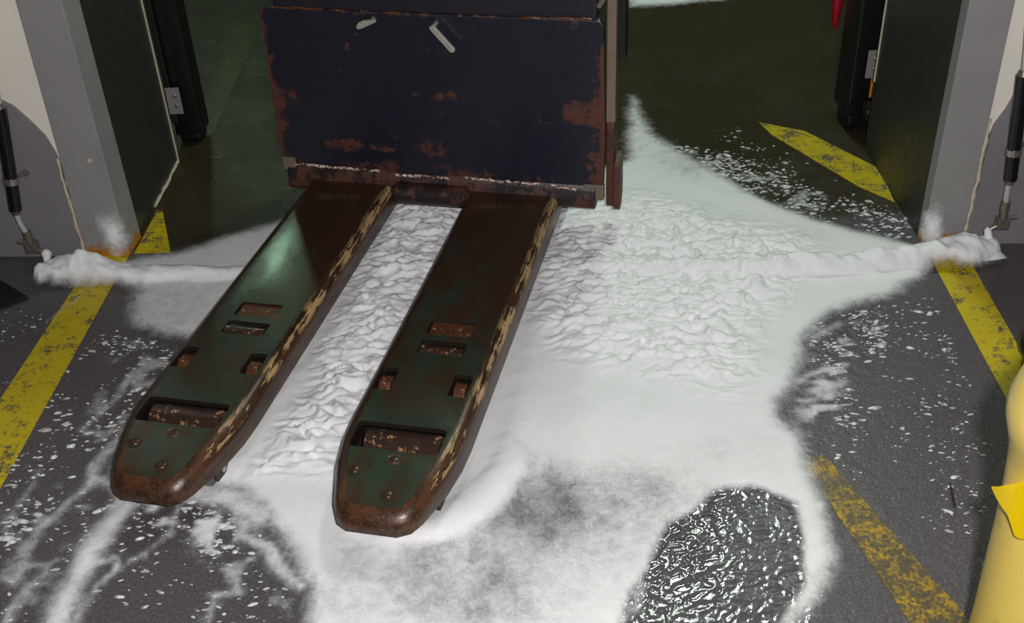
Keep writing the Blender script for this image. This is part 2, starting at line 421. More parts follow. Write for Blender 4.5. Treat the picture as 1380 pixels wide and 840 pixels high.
obj('grey_coating', prism(jit(cr), lambda u, z, d: wp(u, z, d), -0.012, -0.004), 'grey_coat', wr)
obj('sealant_bead', tube([wp(-0.128 + random.uniform(-.002, .002), z, -0.003) for z in np.linspace(0.02, .30, 16)], [random.uniform(.003, .0055) for _ in range(16)], 6), 'seal', wl)
obj('sealant_bead', tube([wp(2.259 + random.uniform(-.002, .002), z, -0.003) for z in np.linspace(0.03, .36, 18)], [random.uniform(.003, .0065) for _ in range(18)], 6), 'seal', wr)

# black guide posts behind the reveals
def guide_post(label, x0, x1, y0, y1, z0, plate, rounded):
    t = thing('guide_post', label, 'post', ((x0 + x1) / 2, (y0 + y1) / 2, 0), 0)
    hx, hy = (x1 - x0) / 2, (y1 - y0) / 2
    obj('post_body', box(-hx, hx, -hy, hy, z0, 2.3, 0.006), 'black', t, True)
    obj('front_lip', box(-hx, -hx + 0.02, -hy - 0.015, -hy + 0.01, z0 + 0.05, 2.3, 0.004), 'black', t)
    obj('rubber_foot', box(-hx * 0.8, hx * 0.8, -hy * 0.8, hy * 0.8, 0.0, z0 + 0.01, 0.012, 3), 'black', t, True)
    px_, pz = plate
    p = obj('bracket_plate', box(px_ - 0.022, px_ + 0.022, -hy - 0.019, -hy - 0.015, pz - 0.045, pz + 0.045, 0.001), 'plate', t)
    obj('plate_standoff', box(px_ - 0.012, px_ + 0.012, -hy - 0.0155, -hy + 0.002, pz - 0.03, pz + 0.03), 'black', t)
    for dz in (-0.016, 0.016):
        obj('screw', tube([(px_ + 0.004, -hy - 0.018, pz + dz), (px_ + 0.004, -hy - 0.024, pz + dz)], 0.006, 10), 'screw', p)
    if rounded:
        obj('amber_marker', box(px_ + 0.004, px_ + 0.014, -hy - 0.006, -hy + 0.002, pz - 0.115, pz - 0.05, 0.002), 'orange', t)
        obj('rounded_end', tube([(hx * .3, -hy - 0.004, z0 - 0.0), (hx * .3, -hy - 0.004, z0 + 0.06)], [0.028, 0.03], 16), 'black', t, True)
        for dx, dz in ((0.0, 0.05), (-0.012, 0.03)):
            obj('cap_bolt', tube([(hx * .3 + dx, -hy - 0.032, z0 + dz), (hx * .3 + dx, -hy - 0.04, z0 + dz)], 0.007, 8), 'screw', t)
    return t
guide_post('black door guide post with a grey two-screw plate beyond the steel reveal', -1.075, -0.985, 3.36, 3.46, 0.03, (-0.02, 0.16), False)
guide_post('black door guide post with rounded end and amber marker beside the red pull handle', 1.085, 1.195, 3.22, 3.36, 0.05, (0.005, 0.23), True)
t = thing('pull_handle', 'red teardrop pull handle hanging on a cord behind the black guide post', 'handle', (1.083, 3.44, 0.262))
obj('grip', tube([(0, 0, 0.0), (0, 0, .02), (0, 0, .06), (0, 0, .12), (0, 0, .19), (0, 0, .22)], [.006, .012, .016, .026, .022, .008], 16), 'red', t, True)
obj('cord', tube([(0, 0, .21), (0.004, 0, 1.0), (0, 0, 2.3)], 0.004, 8), 'red', t)

# ------------------------------------------------------------------ foam dispensing tubes on the walls
def dispenser(label, path_hose, cyl, ring, clamp, tube2, elbow, nozzle, drip, sgn):
    D = 0.034
    base = wp(elbow[0], 0, D)
    t = thing('foam_dispenser', label, 'foam dispenser', base)
    def L(u, z, d=D):
        q = wp(u, z, d); return (q[0] - base[0], q[1] - base[1], q[2])
    obj('feed_hose', tube([L(*p) for p in path_hose], 0.0065, 12), 'hose', t, True)
    (u0, z0), (u1, z1) = cyl
    g = obj('generator_tube', tube([L(u0, z0), L(u0 + (u1 - u0) * .5, (z0 + z1) / 2), L(u1, z1)], 0.0165, 20), 'tubeblack', t, True)
    obj('end_cap', tube([L(u0 - (u1 - u0) * .03, z0 + .012), L(u0 + (u1 - u0) * .01, z0 - 0.002)], [.011, .0155], 14), 'fitting', g, True)
    obj('end_cap', tube([L(u1, z1 + .004), L(u1 + (u1 - u0) * .03, z1 - .014)], [.0155, .010], 14), 'fitting', g, True)
    f = ring
    obj('clamp_ring', tube([L(u0 + (u1 - u0) * (f - .03), z0 + (z1 - z0) * (f - .03)), L(u0 + (u1 - u0) * (f + .03), z0 + (z1 - z0) * (f + .03))], 0.0195, 20), 'screw', t, True)
    um, zm = u0 + (u1 - u0) * f, z0 + (z1 - z0) * f
    obj('clamp_bracket', tube([L(um, zm, D), L(um + clamp, zm + 0.004, -0.004)], 0.006, 8), 'fitting', t)
    obj('bracket_screw', tube([L(um + clamp, zm + .004, -0.005), L(um + clamp, zm + .004, 0.006)], 0.009, 10), 'screw', t)
    obj('outlet_tube', tube([L(*p) for p in tube2], 0.007, 12), 'hose', t, True)
    eu, ez = elbow
    cu, cz = tube2[-1]
    obj('coupling', tube([L(cu, cz + .012), L(cu, cz - .012)], 0.0115, 12), 'fitting', t, True)
    e = obj('elbow_fitting', tube([L(cu, cz - .008), L(eu, ez + .016), L(eu, ez), L(eu + (nozzle[0] - eu) * .35, ez), L(*nozzle)], [.010, .011, .0115, .009, .006], 12), 'fitting', t, True)
    obj('wing_screw', tube([L(eu - sgn * .002, ez + .022), L(eu - sgn * .034, ez + .026)], [.005, .007], 8), 'screw', e)
    obj('valve_body', box(-0.016, 0.016, -0.013, 0.013, ez - 0.006, ez + 0.024, 0.003), 'fitting', t)
    obj('mount_lug', tube([L(eu, ez + .008, D), L(eu - sgn * .012, ez + .008, -0.004)], 0.007, 8), 'fitting', t)
    return t
dispenser('foam dispensing tube with black barrel on the wall beside the black rubber wedge',
          [(-0.135, .73 + .9), (-0.150, .90), (-0.165, .723), (-0.205, .56), (-0.213, .470)], ((-0.216, .462), (-0.262, .170)), 0.70, 0.028,
          [(-0.264, .158), (-0.262, .125), (-0.252, .090)], (-0.250, .045), (-0.218, .036), None, 1)
dispenser('foam dispensing tube with black barrel on the wall beside the yellow bollard',
          [(2.250, .73 + .9), (2.262, .90), (2.268, .70), (2.290, .56), (2.297, .500)], ((2.298, .490), (2.326, .212)), 0.72, 0.036,
          [(2.324, .200), (2.326, .165), (2.329, .136)], (2.332, .078), (2.298, .064), None, -1)

# ------------------------------------------------------------------ pallet truck
O = (-0.198, 2.748, 0.0)
YAW = math.atan2(-0.2427, 0.9701)
truck = thing('pallet_truck', 'rusty navy pallet truck with two worn green-tinted forks standing in foam', 'pallet truck', O, YAW)

def inset(poly, d):
    """inset a convex counter-clockwise polygon"""
    n = len(poly); out = []
    P = [np.array(p, float) for p in poly]
    for i in range(n):
        a, b_, c = P[i - 1], P[i], P[(i + 1) % n]
        e1 = (b_ - a) / np.linalg.norm(b_ - a); e2 = (c - b_) / np.linalg.norm(c - b_)
        n1 = np.array([-e1[1], e1[0]]); n2 = np.array([-e2[1], e2[0]])
        k = (n1 + n2); k = k / (1 + n1.dot(n2))
        out.append(tuple(b_ + k * d))
    return out
FORK_OUT = [(-0.127, 0.03), (-0.127, -0.99), (-0.124, -1.05), (-0.113, -1.12), (-0.088, -1.205), (-0.074, -1.232), (-0.050, -1.246),
            (0.050, -1.246), (0.074, -1.232), (0.088, -1.205), (0.113, -1.12), (0.124, -1.05), (0.127, -0.99), (0.127, 0.03)]
def fork_mesh(out, zb, levels):
    b = bmesh.new(); rings = []
    for off, z in levels:
        ring = inset(out, off) if off else out
        rr = []
        for x, y in ring:
            drop = max(0.0, (-y - 1.06) / 0.18) ** 2 * 0.026
            zz = z - drop * max(0, min(1, (z - zb) / 0.05)) if z > zb + 0.02 else z
            rr.append(b.verts.new((x, y, zz)))
        rings.append(rr)
    n = len(out)
    for li, (a, c) in enumerate(zip(rings, rings[1:])):
        for k in range(n):
            f = b.faces.new((a[k], a[(k + 1) % n], c[(k + 1) % n], c[k])); f.material_index = 1
    b.faces.new(rings[0][::-1]).material_index = 2
    # top in strips so the dropped nose stays clean
    top = rings[-1]
    for i in range(n // 2 - 1):
        b.faces.new((top[i], top[i + 1], top[n - 2 - i], top[n - 1 - i])).material_index = 0
    return b
TOPZ, BOTZ = 0.120, 0.050
def make_fork(cx):
    fk = obj('fork', fork_mesh(FORK_OUT, BOTZ, [(0.006, BOTZ), (0.0, BOTZ + .006), (0.0, TOPZ - .026), (0.003, TOPZ - .016), (0.009, TOPZ - .007), (0.018, TOPZ - .0015), (0.027, TOPZ)]),
             ['fork', 'fork_edge', 'under'], None)
    cuts = []
    inner = inset(FORK_OUT, 0.014)
    inner = [(x, min(y, 0.0)) for x, y in inner]
    inner = [(x, max(y, -1.19)) for x, y in inner]
    b = bmesh.new()
    lo = [b.verts.new((x, y, 0.02)) for x, y in inner if y > -1.10 or True]
    hi = [b.verts.new((x * 0.93, y * 0.995, TOPZ - 0.012 - (max(0, -y - 1.06) / .18) ** 2 * .026)) for x, y in inner]
    n = len(lo)
    b.faces.new(lo[::-1])
    for i in range(n // 2 - 1): b.faces.new((hi[i], hi[i + 1], hi[n - 2 - i], hi[n - 1 - i]))
    for i in range(n): b.faces.new((lo[i], lo[(i + 1) % n], hi[(i + 1) % n], hi[i]))
    bmesh.ops.remove_doubles(b, verts=b.verts[:], dist=1e-5)
    cuts.append(obj('cutter', b, 'under'))
    for x0, x1, v0, v1, bev in ((-.052, .052, .635, .690, .006), (-.052, .052, .712, .762, .008), (-.109, -.070, .825, .900, .008), (.055, .094, .825, .900, .008),
                                (-.098, .086, 1.005, 1.082, .010)):
        cuts.append(obj('cutter', box(x0, x1, -v1, -v0, 0.09, 0.15, bev), 'under'))
    bool_cut(fk, cuts)
    fk.parent = truck; fk.location = (cx, 0, 0)
    me = fk.data; me.polygons.foreach_set('use_smooth', [True] * len(me.polygons))
    me.set_sharp_from_angle(angle=math.radians(32))
    # hardware seen in the slots
    p = obj('slot_plate', box(-.049, .049, -.686, -.634, .088, .1155, .003), 'rust', fk); p.rotation_euler = (0, 0, 0)
    obj('slot_bar', tube([(-.049, -.740, .1035), (.049, -.740, .1035)], .0185, 18), 'roller', fk, True)
    for s, x in ((0, -.090), (1, .074)):
        o_ = obj('lug', prism([(-.885, .080), (-.885, .106), (-.870, .117), (-.848, .115), (-.832, .080)], lambda y, z, t_: (t_, y, z), x - .013, x + .013, .003), 'rust', fk)
    r = obj('entry_roller', tube([(-.075, -.001, 0), (-.070, 0, 0), (.078, 0, 0), (.083, .0, 0)], [.030, .0345, .0345, .030], 28), 'roller', fk, True)
    r.location = (0, -1.046, .092)
    for bx_, bv in ((.005, 1.105), (-.064, 1.140), (.018, 1.188)):
        zb_ = TOPZ - max(0, (bv - 1.06) / .18) ** 2 * .026 * .9
        q = obj('bolt_head', dome(.0105, 14, 4, .35), 'fork_edge', fk, True); q.location = (bx_, -bv, zb_ - .002)
        ringb = bmesh.new()
        bm_tube(ringb, [(.0135 * math.cos(a), .0135 * math.sin(a), .001) for a in np.linspace(0, 2 * math.pi, 19)], .0016, 6, False)
        q2 = obj('washer', ringb, 'rust' if bx_ < 0.01 and bx_ > 0 else 'fork_edge', q)
    # load wheels under the tip
    for x in (-.045, .045):
        wv = obj('load_wheel', tube([(x - .04, -1.11, .041), (x - .036, -1.11, .041), (x + .036, -1.11, .041), (x + .04, -1.11, .041)], [.034, .040, .040, .034], 26), 'tyre', fk, True)
    obj('wheel_axle', tube([(-.104, -1.11, .041), (.104, -1.11, .041)], .009, 12), 'screw', fk, True)
    for s in (-1, 1):
        obj('wheel_bracket', prism([(-1.145, .066), (-1.135, .026), (-1.10, .022), (-1.06, .060), (-1.06, .085), (-1.145, .085)], lambda y, z, t_: (t_, y, z), s * .096 - .004, s * .096 + .004), 'under', fk)
    obj('slot_shade_plate', box(-.108, .108, -1.09, -.70, .056, .062), 'under', fk)  # added dark plate standing in for the shade inside the slots
    obj('push_rod', tube([(0, -.15, .070), (0, -1.00, .060)], .010, 10), 'under', fk)
    return fk
fork_a = make_fork(-0.242)
fork_b = make_fork(0.226)

# front plate with rounded corners
fp = prism([(-.447, .175), (-.438, .160), (.450, .140), (.472, .158), (.476, .30), (.470, .600), (.460, .610), (-.430, .612), (-.440, .600)],
           lambda x, z, t_: (x, t_, z), 0.0, 0.022, 0.004)
obj('front_plate', fp, 'truck', truck)
# lower apron beam the forks leave from
prof = [(0.03, .082), (-0.006, .086), (-0.014, .098), (-0.014, .118), (-0.008, .138), (0.0, .156), (0.03, .158)]
obj('apron_beam', prism(prof, lambda y, z, x: (x, y, z), -.432, .452, .004), 'beam', truck, True)
obj('corner_patch', box(.418, .474, -.003, .018, .112, .158, .004), 'bar', truck)
obj('corner_patch', box(-.446, -.405, -.003, .018, .140, .180, .004), 'bar', truck)
def weld(x0, x1, z0, z1, y=-0.006):
    n = int(abs(x1 - x0) / 0.008); pts = []; rr = []
    for i in range(n + 1):
        f = i / n; pts.append((x0 + (x1 - x0) * f, y + random.uniform(-.0015, .0015), z0 + (z1 - z0) * f + random.uniform(-.0015, .0015))); rr.append(random.uniform(.0025, .005))
    obj('weld_bead', tube(pts, rr, 7), 'weld', truck)
weld(-.405, -.150, .162, .158); weld(-.110, .045, .150, .150); weld(.085, .300, .154, .150); weld(.330, .400, .150, .142)
# round cross tie between the two forks
obj('cross_tie', tube([(-.115, -.010, .100), (-.10, -.022, .104), (.095, -.022, .104), (.10, -.010, .100)], [.018, .030, .030, .018], 16), 'beam', truck, True)
# chassis behind, hood above, side rail and skirts
obj('chassis', box(-.40, .36, .022, .26, .07, .60, .01), 'hood', truck)
obj('hood', prism([(-.405, .600), (.452, .600), (.458, 1.15), (-.395, 1.15)], lambda x, z, t_: (x, t_, z), .010, .24, .010), 'hood', truck)
n = 40; pts = []; rr = []
for i in range(n + 1):
    f = i / n; pts.append((-.40 + .84 * f, .004, .612 - .006 * math.sin(f * 3.1) + random.uniform(-.002, .002))); rr.append(random.uniform(.002, .005))
obj('seam_lip', tube(pts, rr, 6), 'rust', truck)
obj('side_rail', box(.478, .502, .000, .035, .34, 1.15, .003), 'bar', truck)
obj('side_skirt', prism([(.02, .085), (.07, .10), (.085, .20), (.075, .46), (.035, .40), (.012, .32), (.008, .12)], lambda y, z, x: (x, y, z), .478, .498, .003), 'skirt', truck)
obj('skirt_shoe', prism([(-.012, .10), (.004, .085), (.03, .085), (.055, .12), (.05, .24), (-.005, .22)], lambda y, z, x: (x, y, z), .500, .518, .003), 'skirt', truck)
obj('rail_cover', box(.496, .522, .03, .075, .50, 1.15, .006), 'black', truck)
obj('rail_brace', tube([(.455, .012, .64), (.492, .012, .70)], .007, 8), 'bar', truck)
# bright steel tab and latch rod on the plate
tb = prism([(-.164, .580), (-.160, .573), (-.150, .576), (-.110, .594), (-.108, .602), (-.145, .597), (-.158, .590)], lambda x, z, t_: (x, t_, z), -.030, -.022, .0015)
obj('steel_tab', tb, 'bright', truck)
obj('tab_stem', tube([(-.125, .002, .594), (-.125, -.024, .594)], .005, 8), 'bright', truck)
lr = prism([(.032, .590), (.044, .594), (.096, .534), (.094, .526), (.084, .524), (.036, .580)], lambda x, z, t_: (x, t_, z), -.036, -.026, .0025)
obj('latch_lever', lr, 'bright', truck)
obj('latch_stem', tube([(.042, .002, .588), (.042, -.028, .588)], .006, 8), 'bright', truck)
# drive wheel under the chassis
obj('drive_wheel', tube([(-.06, .17, .10), (-.055, .17, .10), (.055, .17, .10), (.06, .17, .10)], [.09, .10, .10, .09], 30), 'black', truck, True)

# ------------------------------------------------------------------ bollard, buffer, wedge, twig
BX, BY = 0.762, 1.10
bol = thing('bollard', 'pale yellow plastic-sleeved bollard with a torn bright tape', 'bollard', (BX, BY, 0))
prof = [(.080, 0), (.082, .20), (.087, .38), (.090, .45), (.094, .50), (.0965, .525), (.1045, .552), (.1125, .58), (.1125, .605), (.104, .642), (.086, .675), (.055, .70), (.0, .71)]
b = bmesh.new(); rings = []
for r, z in prof[:-1]: rings.append([b.verts.new((r * math.cos(2 * math.pi * k / 40), r * math.sin(2 * math.pi * k / 40), z)) for k in range(40)])
tp = b.verts.new((0, 0, .71))
for a, c in zip(rings, rings[1:]):
    for k in range(40): b.faces.new((a[k], a[(k + 1) % 40], c[(k + 1) % 40], c[k]))
for k in range(40): b.faces.new((rings[-1][k], rings[-1][(k + 1) % 40], tp))
b.faces.new(rings[0][::-1])
obj('sleeve', b, 'sleeve', bol, True)
# torn tape: a curved strip whose frayed end stands off the sleeve
b = bmesh.new()
def tape_pt(a, z, lift=0.0):
    r = .0975 + lift; return Vector((r * math.cos(a), r * math.sin(a), z))
rim_up = [(300, .560), (270, .566), (245, .562), (228, .552), (212, .535), (200, .517), (190, .498), (183, .482), (178, .474)]
rim_lo = [(300, .430), (270, .440), (245, .428), (228, .446), (216, .430), (206, .424), (197, .452), (187, .461), (178, .471)]
def rim_at(rim, a):
    for (a0, z0), (a1, z1) in zip(rim, rim[1:]):
        if a1 <= a <= a0: return z0 + (z1 - z0) * (a0 - a) / (a0 - a1)
up = []; lo = []; cols = 40
for i in range(cols + 1):
    f = i / cols; a = 300 - 122 * f
    lift = 0.002 + 0.016 * max(0, f - .70) / .30
    up.append(b.verts.new(tape_pt(math.radians(a), rim_at(rim_up, a), lift))); lo.append(b.verts.new(tape_pt(math.radians(a), rim_at(rim_lo, a), lift)))
for i in range(cols): b.faces.new((up[i], up[i + 1], lo[i + 1], lo[i]))
r = bmesh.ops.solidify(b, geom=b.faces[:], thickness=0.003)
obj('torn_tape', b, 'tape', bol)

bx0, by0 = 1.185, 1.985
t = thing('rubber_buffer', 'black rounded rubber buffer lying on the bright yellow floor stripe', 'buffer', (bx0, by0, 0), math.radians(-8))
obj('buffer_body', tube([(-.047, 0, .045), (-.044, 0, .045), (-.034, 0, .045), (-.015, 0, .045), (.02, 0, .045), (.16, 0, .045)], [.006, .018, .033, .043, .045, .045], 24), 'black', t, True)
obj('buffer_collar', tube([(.05, 0, .045), (.07, 0, .045)], .0448, 24), 'black', t, True)

t = obj('rubber_wedge', prism([(0, 0), (-.09, .055), (-.40, .09), (-.40, -.10), (-.08, -.065)], lambda u, v, z: (u, v, z), 0.0, 0.035), 'black')
for v in t.data.vertices:
    if v.co.z > 0.02: v.co.z = 0.012 + min(0.05, -v.co.x * 0.28); v.co.x -= 0.004
t.location = (-1.262, 2.448, 0.001)
tag(t, 'black pointed rubber wedge lying on the floor beside the yellow stripe', 'wedge')
tw = obj('twig', tube([(0.851, 1.60, .004), (0.846, 1.575, .006), (0.841, 1.55, .006), (0.838, 1.535, .004)], [.0016, .0024, .0026, .0018], 7), 'twig')
tag(tw, 'thin dark twig lying alone on the grey floor', 'twig')

# ------------------------------------------------------------------ foam: world-space fields
TAB = RNG.rand(256, 256).astype(np.float32)
def vnoise(x, y, s=0):
    xi = np.floor(x).astype(int); yi = np.floor(y).astype(int)
    fx = x - xi; fy = y - yi; fx = fx * fx * (3 - 2 * fx); fy = fy * fy * (3 - 2 * fy)
    xi += s * 37; yi += s * 91
    g = lambda a, c: TAB[a & 255, c & 255]
    return (g(xi, yi) * (1 - fx) + g(xi + 1, yi) * fx) * (1 - fy) + (g(xi, yi + 1) * (1 - fx) + g(xi + 1, yi + 1) * fx) * fy
def fbm(x, y, s=0, oct=4, gain=0.5):
    t = 0; a = 1; n = 0
    for i in range(oct):
        t = t + a * vnoise(x * 2 ** i, y * 2 ** i, s + i * 7); n += a; a *= gain
    return t / n
def sdf_poly(X, Y, poly):
    """positive inside"""
    d = np.full(X.shape, 1e9); ins = np.zeros(X.shape, bool)
    n = len(poly)
    for i in range(n):
        x0, y0 = poly[i]; x1, y1 = poly[(i + 1) % n]
        ex, ey = x1 - x0, y1 - y0; L2 = ex * ex + ey * ey + 1e-12
        t = np.clip(((X - x0) * ex + (Y - y0) * ey) / L2, 0, 1)
        d = np.minimum(d, (X - x0 - t * ex) ** 2 + (Y - y0 - t * ey) ** 2)
        c = ((y0 > Y) != (y1 > Y)) & (X < (x1 - x0) * (Y - y0) / (y1 - y0 + 1e-12) + x0)
        ins ^= c
    d = np.sqrt(d); return np.where(ins, d, -d)
def line_field(X, Y, pts, vals):
    """distance to polyline and values interpolated along it (vals: tuples per point)"""
    best = np.full(X.shape, 1e9); V = [np.zeros(X.shape) for _ in vals[0]]
    for i in range(len(pts) - 1):
        x0, y0 = pts[i]; x1, y1 = pts[i + 1]
        ex, ey = x1 - x0, y1 - y0; L2 = ex * ex + ey * ey + 1e-12
        t = np.clip(((X - x0) * ex + (Y - y0) * ey) / L2, 0, 1)
        d = np.sqrt((X - x0 - t * ex) ** 2 + (Y - y0 - t * ey) ** 2)
        m = d < best
        best = np.where(m, d, best)
        for k in range(len(V)): V[k] = np.where(m, vals[i][k] * (1 - t) + vals[i + 1][k] * t, V[k])
    return best, V
def sstep(a, b_, x):
    t = np.clip((x - a) / (b_ - a), 0, 1); return t * t * (3 - 2 * t)

MAIN = gps([(345, 310), (400, 285), (440, 265), (530, 255), (640, 250), (760, 240), (836, 215), (838, 180), (842, 128), (858, 128), (872, 158), (885, 180), (912, 198), (948, 215), (985, 243), (1030, 268), (1090, 292),
            (1150, 310), (1215, 325), (1250, 335), (1262, 366), (1245, 385), (1205, 402), (1150, 414), (1118, 428), (1098, 452), (1085, 488), (1078, 522), (1062, 550), (1062, 566), (1088, 585), (1108, 640), (1120, 690),
            (1136, 745), (1138, 765), (1112, 800), (1085, 850), (1060, 900), (1020, 960), (930, 1010), (860, 960), (760, 1040), (640, 1090), (520, 1030), (440, 1060), (370, 960), (395, 880), (405, 800), (385, 752), (362, 722), (345, 690), (310, 668), (245, 660), (215, 655), (290, 600), (360, 510), (330, 430), (310, 380)])
LEFT = gps([(64, 374), (80, 362), (180, 350), (240, 336), (300, 318), (350, 304), (420, 282), (470, 300), (420, 400), (300, 520), (270, 480), (240, 462), (205, 455), (172, 442), (164, 418), (176, 398), (160, 388), (100, 392), (72, 386)])
HOLE = gps([(1060, 842), (1087, 790), (1087, 725), (1076, 678), (1022, 655), (962, 660), (930, 688), (897, 708), (882, 738), (872, 772), (848, 806), (826, 850), (860, 905), (950, 925), (1030, 890)])
TEXT = gps([(545, 262), (635, 265), (560, 420), (440, 640), (350, 640), (420, 540), (480, 400)])
TEXT2 = gps([(775, 285), (860, 272), (960, 300), (1080, 330), (1090, 360), (1020, 430), (980, 520), (880, 500), (790, 480), (735, 440), (740, 360)])
THIN = [((735, 690), .17, .10, .55), ((800, 720), .34, .20, .22), ((600, 800), .3, .14, .16), ((640, 800), .13, .12, .30), ((700, 640), .08, .05, .25), ((860, 660), .12, .07, .25), ((560, 770), .10, .10, .22), ((990, 600), .12, .07, .16), ((470, 760), .06, .12, .18), ((230, 420), .14, .16, .18), ((1150, 385), .10, .10, .10),
        ((930, 225), .10, .12, .25), ((1000, 262), .10, .05, .18)]
WISPS = [  # pixel polyline, half-width in m, density
    ([(172, 640), (160, 690), (130, 730), (108, 770), (90, 800), (78, 850), (90, 920), (60, 990)], .026, .62),
    ([(140, 620), (120, 660), (85, 690), (55, 715), (35, 740), (20, 790)], .013, .42),
    ([(205, 520), (190, 560), (155, 600), (135, 640), (150, 660)], .016, .40),
    ([(180, 510), (130, 560), (110, 580), (140, 590), (160, 570)], .010, .36),
    ([(100, 770), (150, 755), (152, 770), (120, 805), (105, 850)], .008, .45),
    ([(250, 672), (235, 710), (205, 740), (170, 760)], .008, .36),
    ([(320, 690), (318, 720), (350, 735), (372, 760), (400, 790)], .014, .55),
    ([(345, 752), (318, 770), (322, 800), (290, 800), (275, 840)], .007, .40),
    ([(255, 655), (290, 665), (320, 680), (350, 700)], .03, .60),
    ([(200, 650), (160, 665), (150, 700)], .022, .55),
    ([(60, 770), (30, 800), (12, 840)], .012, .35), ([(10, 700), (20, 740), (8, 790)], .010, .30),
    ([(55, 640), (30, 690), (5, 720)], .008, .26), ([(60, 435), (80, 420), (95, 405)], .012, .20),
    ([(1075, 470), (1100, 455), (1130, 440)], .014, .40), ([(1070, 520), (1095, 500), (1120, 495)], .014, .42), ([(1080, 545), (1105, 535), (1140, 530)], .010, .36),
    ([(880, 800), (870, 830), (830, 845)], .012, .35), ([(950, 240), (985, 262), (1030, 285)], .012, .35),
]
LACE = [([(175, 665), (250, 655), (320, 680), (345, 730), (330, 770), (270, 760), (230, 725), (185, 735)], .75, .44),
        ([(1075, 440), (1110, 425), (1160, 425), (1150, 500), (1140, 570), (1090, 590), (1062, 555), (1080, 500)], .60, .50),
        ([(150, 455), (230, 465), (260, 490), (200, 560), (140, 640), (100, 660), (110, 560)], .42, .52),
        ([(0, 690), (90, 640), (140, 660), (100, 760), (30, 850), (0, 850)], .40, .52),
        ([(280, 740), (390, 740), (400, 850), (260, 850)], .45, .52),
        ([(905, 190), (960, 205), (1040, 235), (1120, 265), (1100, 292), (1000, 262), (930, 222)], .45, .50)]
BEAD = gps([(66, 374), (82, 373), (110, 372), (150, 374), (200, 376), (260, 374), (330, 372), (420, 372), (540, 368), (660, 366), (760, 362), (850, 366), (960, 370), (1050, 370), (1130, 365), (1200, 358), (1262, 352), (1300, 350), (1326, 345)])
BEADV = [(.040, .044), (.052, .054), (.054, .054), (.044, .042), (.032, .028), (.028, .022), (.026, .018), (.022, .010), (.022, .006), (.022, .005), (.028, .006), (.032, .009), (.036, .018), (.036, .034), (.038, .038), (.040, .042), (.046, .048), (.050, .054), (.042, .048)]
RIDGE = gps([(455, 690), (480, 712), (530, 722), (590, 716), (645, 690), (685, 640), (702, 580), (716, 500), (738, 420), (752, 350)])
RIDGEV = [(.04, .004), (.05, .012), (.055, .018), (.055, .020), (.055, .020), (.05, .018), (.04, .012), (.035, .008), (.03, .006), (.03, .004)]
RIDGE2 = gps([(150, 650), (200, 665), (270, 650), (320, 622), (350, 580), (400, 510)])
RIDGE2V = [(.02, .002), (.03, .006), (.04, .010), (.04, .012), (.035, .010), (.03, .006)]

def upsample(Z, xs, ys, XF, YF):
    # bilinear from coarse to fine axes
    def w(a, f):
        p = np.clip((f - a[0]) / (a[1] - a[0]), 0, len(a) - 1.001); i = p.astype(int); return i, p - i
    ix, fx = w(xs, XF); iy, fy = w(ys, YF)
    A = Z[np.ix_(ix, iy)]; B = Z[np.ix_(ix + 1, iy)]; Cc = Z[np.ix_(ix, iy + 1)]; D = Z[np.ix_(ix + 1, iy + 1)]
    fx = fx[:, None]; fy = fy[None, :]
    return (A * (1 - fx) + B * fx) * (1 - fy) + (Cc * (1 - fx) + D * fx) * fy

def grid_mesh(name, XF, YF, Z, keep, dens=None):
    nx, ny = len(XF), len(YF)
    X, Y = np.meshgrid(XF, YF, indexing='ij')
    idx = np.arange(nx * ny).reshape(nx, ny)
    cell = keep[:-1, :-1] | keep[1:, :-1] | keep[:-1, 1:] | keep[1:, 1:]
    q = np.stack([idx[:-1, :-1][cell], idx[1:, :-1][cell], idx[1:, 1:][cell], idx[:-1, 1:][cell]], 1)
    used = np.unique(q); remap = -np.ones(nx * ny, int); remap[used] = np.arange(len(used)); q = remap[q]
    co = np.stack([X.ravel()[used], Y.ravel()[used], Z.ravel()[used]], 1).astype(np.float32)
    me = bpy.data.meshes.new(name)
    me.vertices.add(len(co)); me.vertices.foreach_set('co', co.ravel())
    me.loops.add(q.size); me.loops.foreach_set('vertex_index', q.ravel().astype(np.int32))
    me.polygons.add(len(q)); me.polygons.foreach_set('loop_start', np.arange(0, q.size, 4, dtype=np.int32))
    me.polygons.foreach_set('use_smooth', np.ones(len(q), bool))
    me.update(calc_edges=True)
    if dens is not None:
        at = me.attributes.new('foam_cover', 'FLOAT', 'POINT'); at.data.foreach_set('value', dens.ravel()[used].astype(np.float32))
    return me

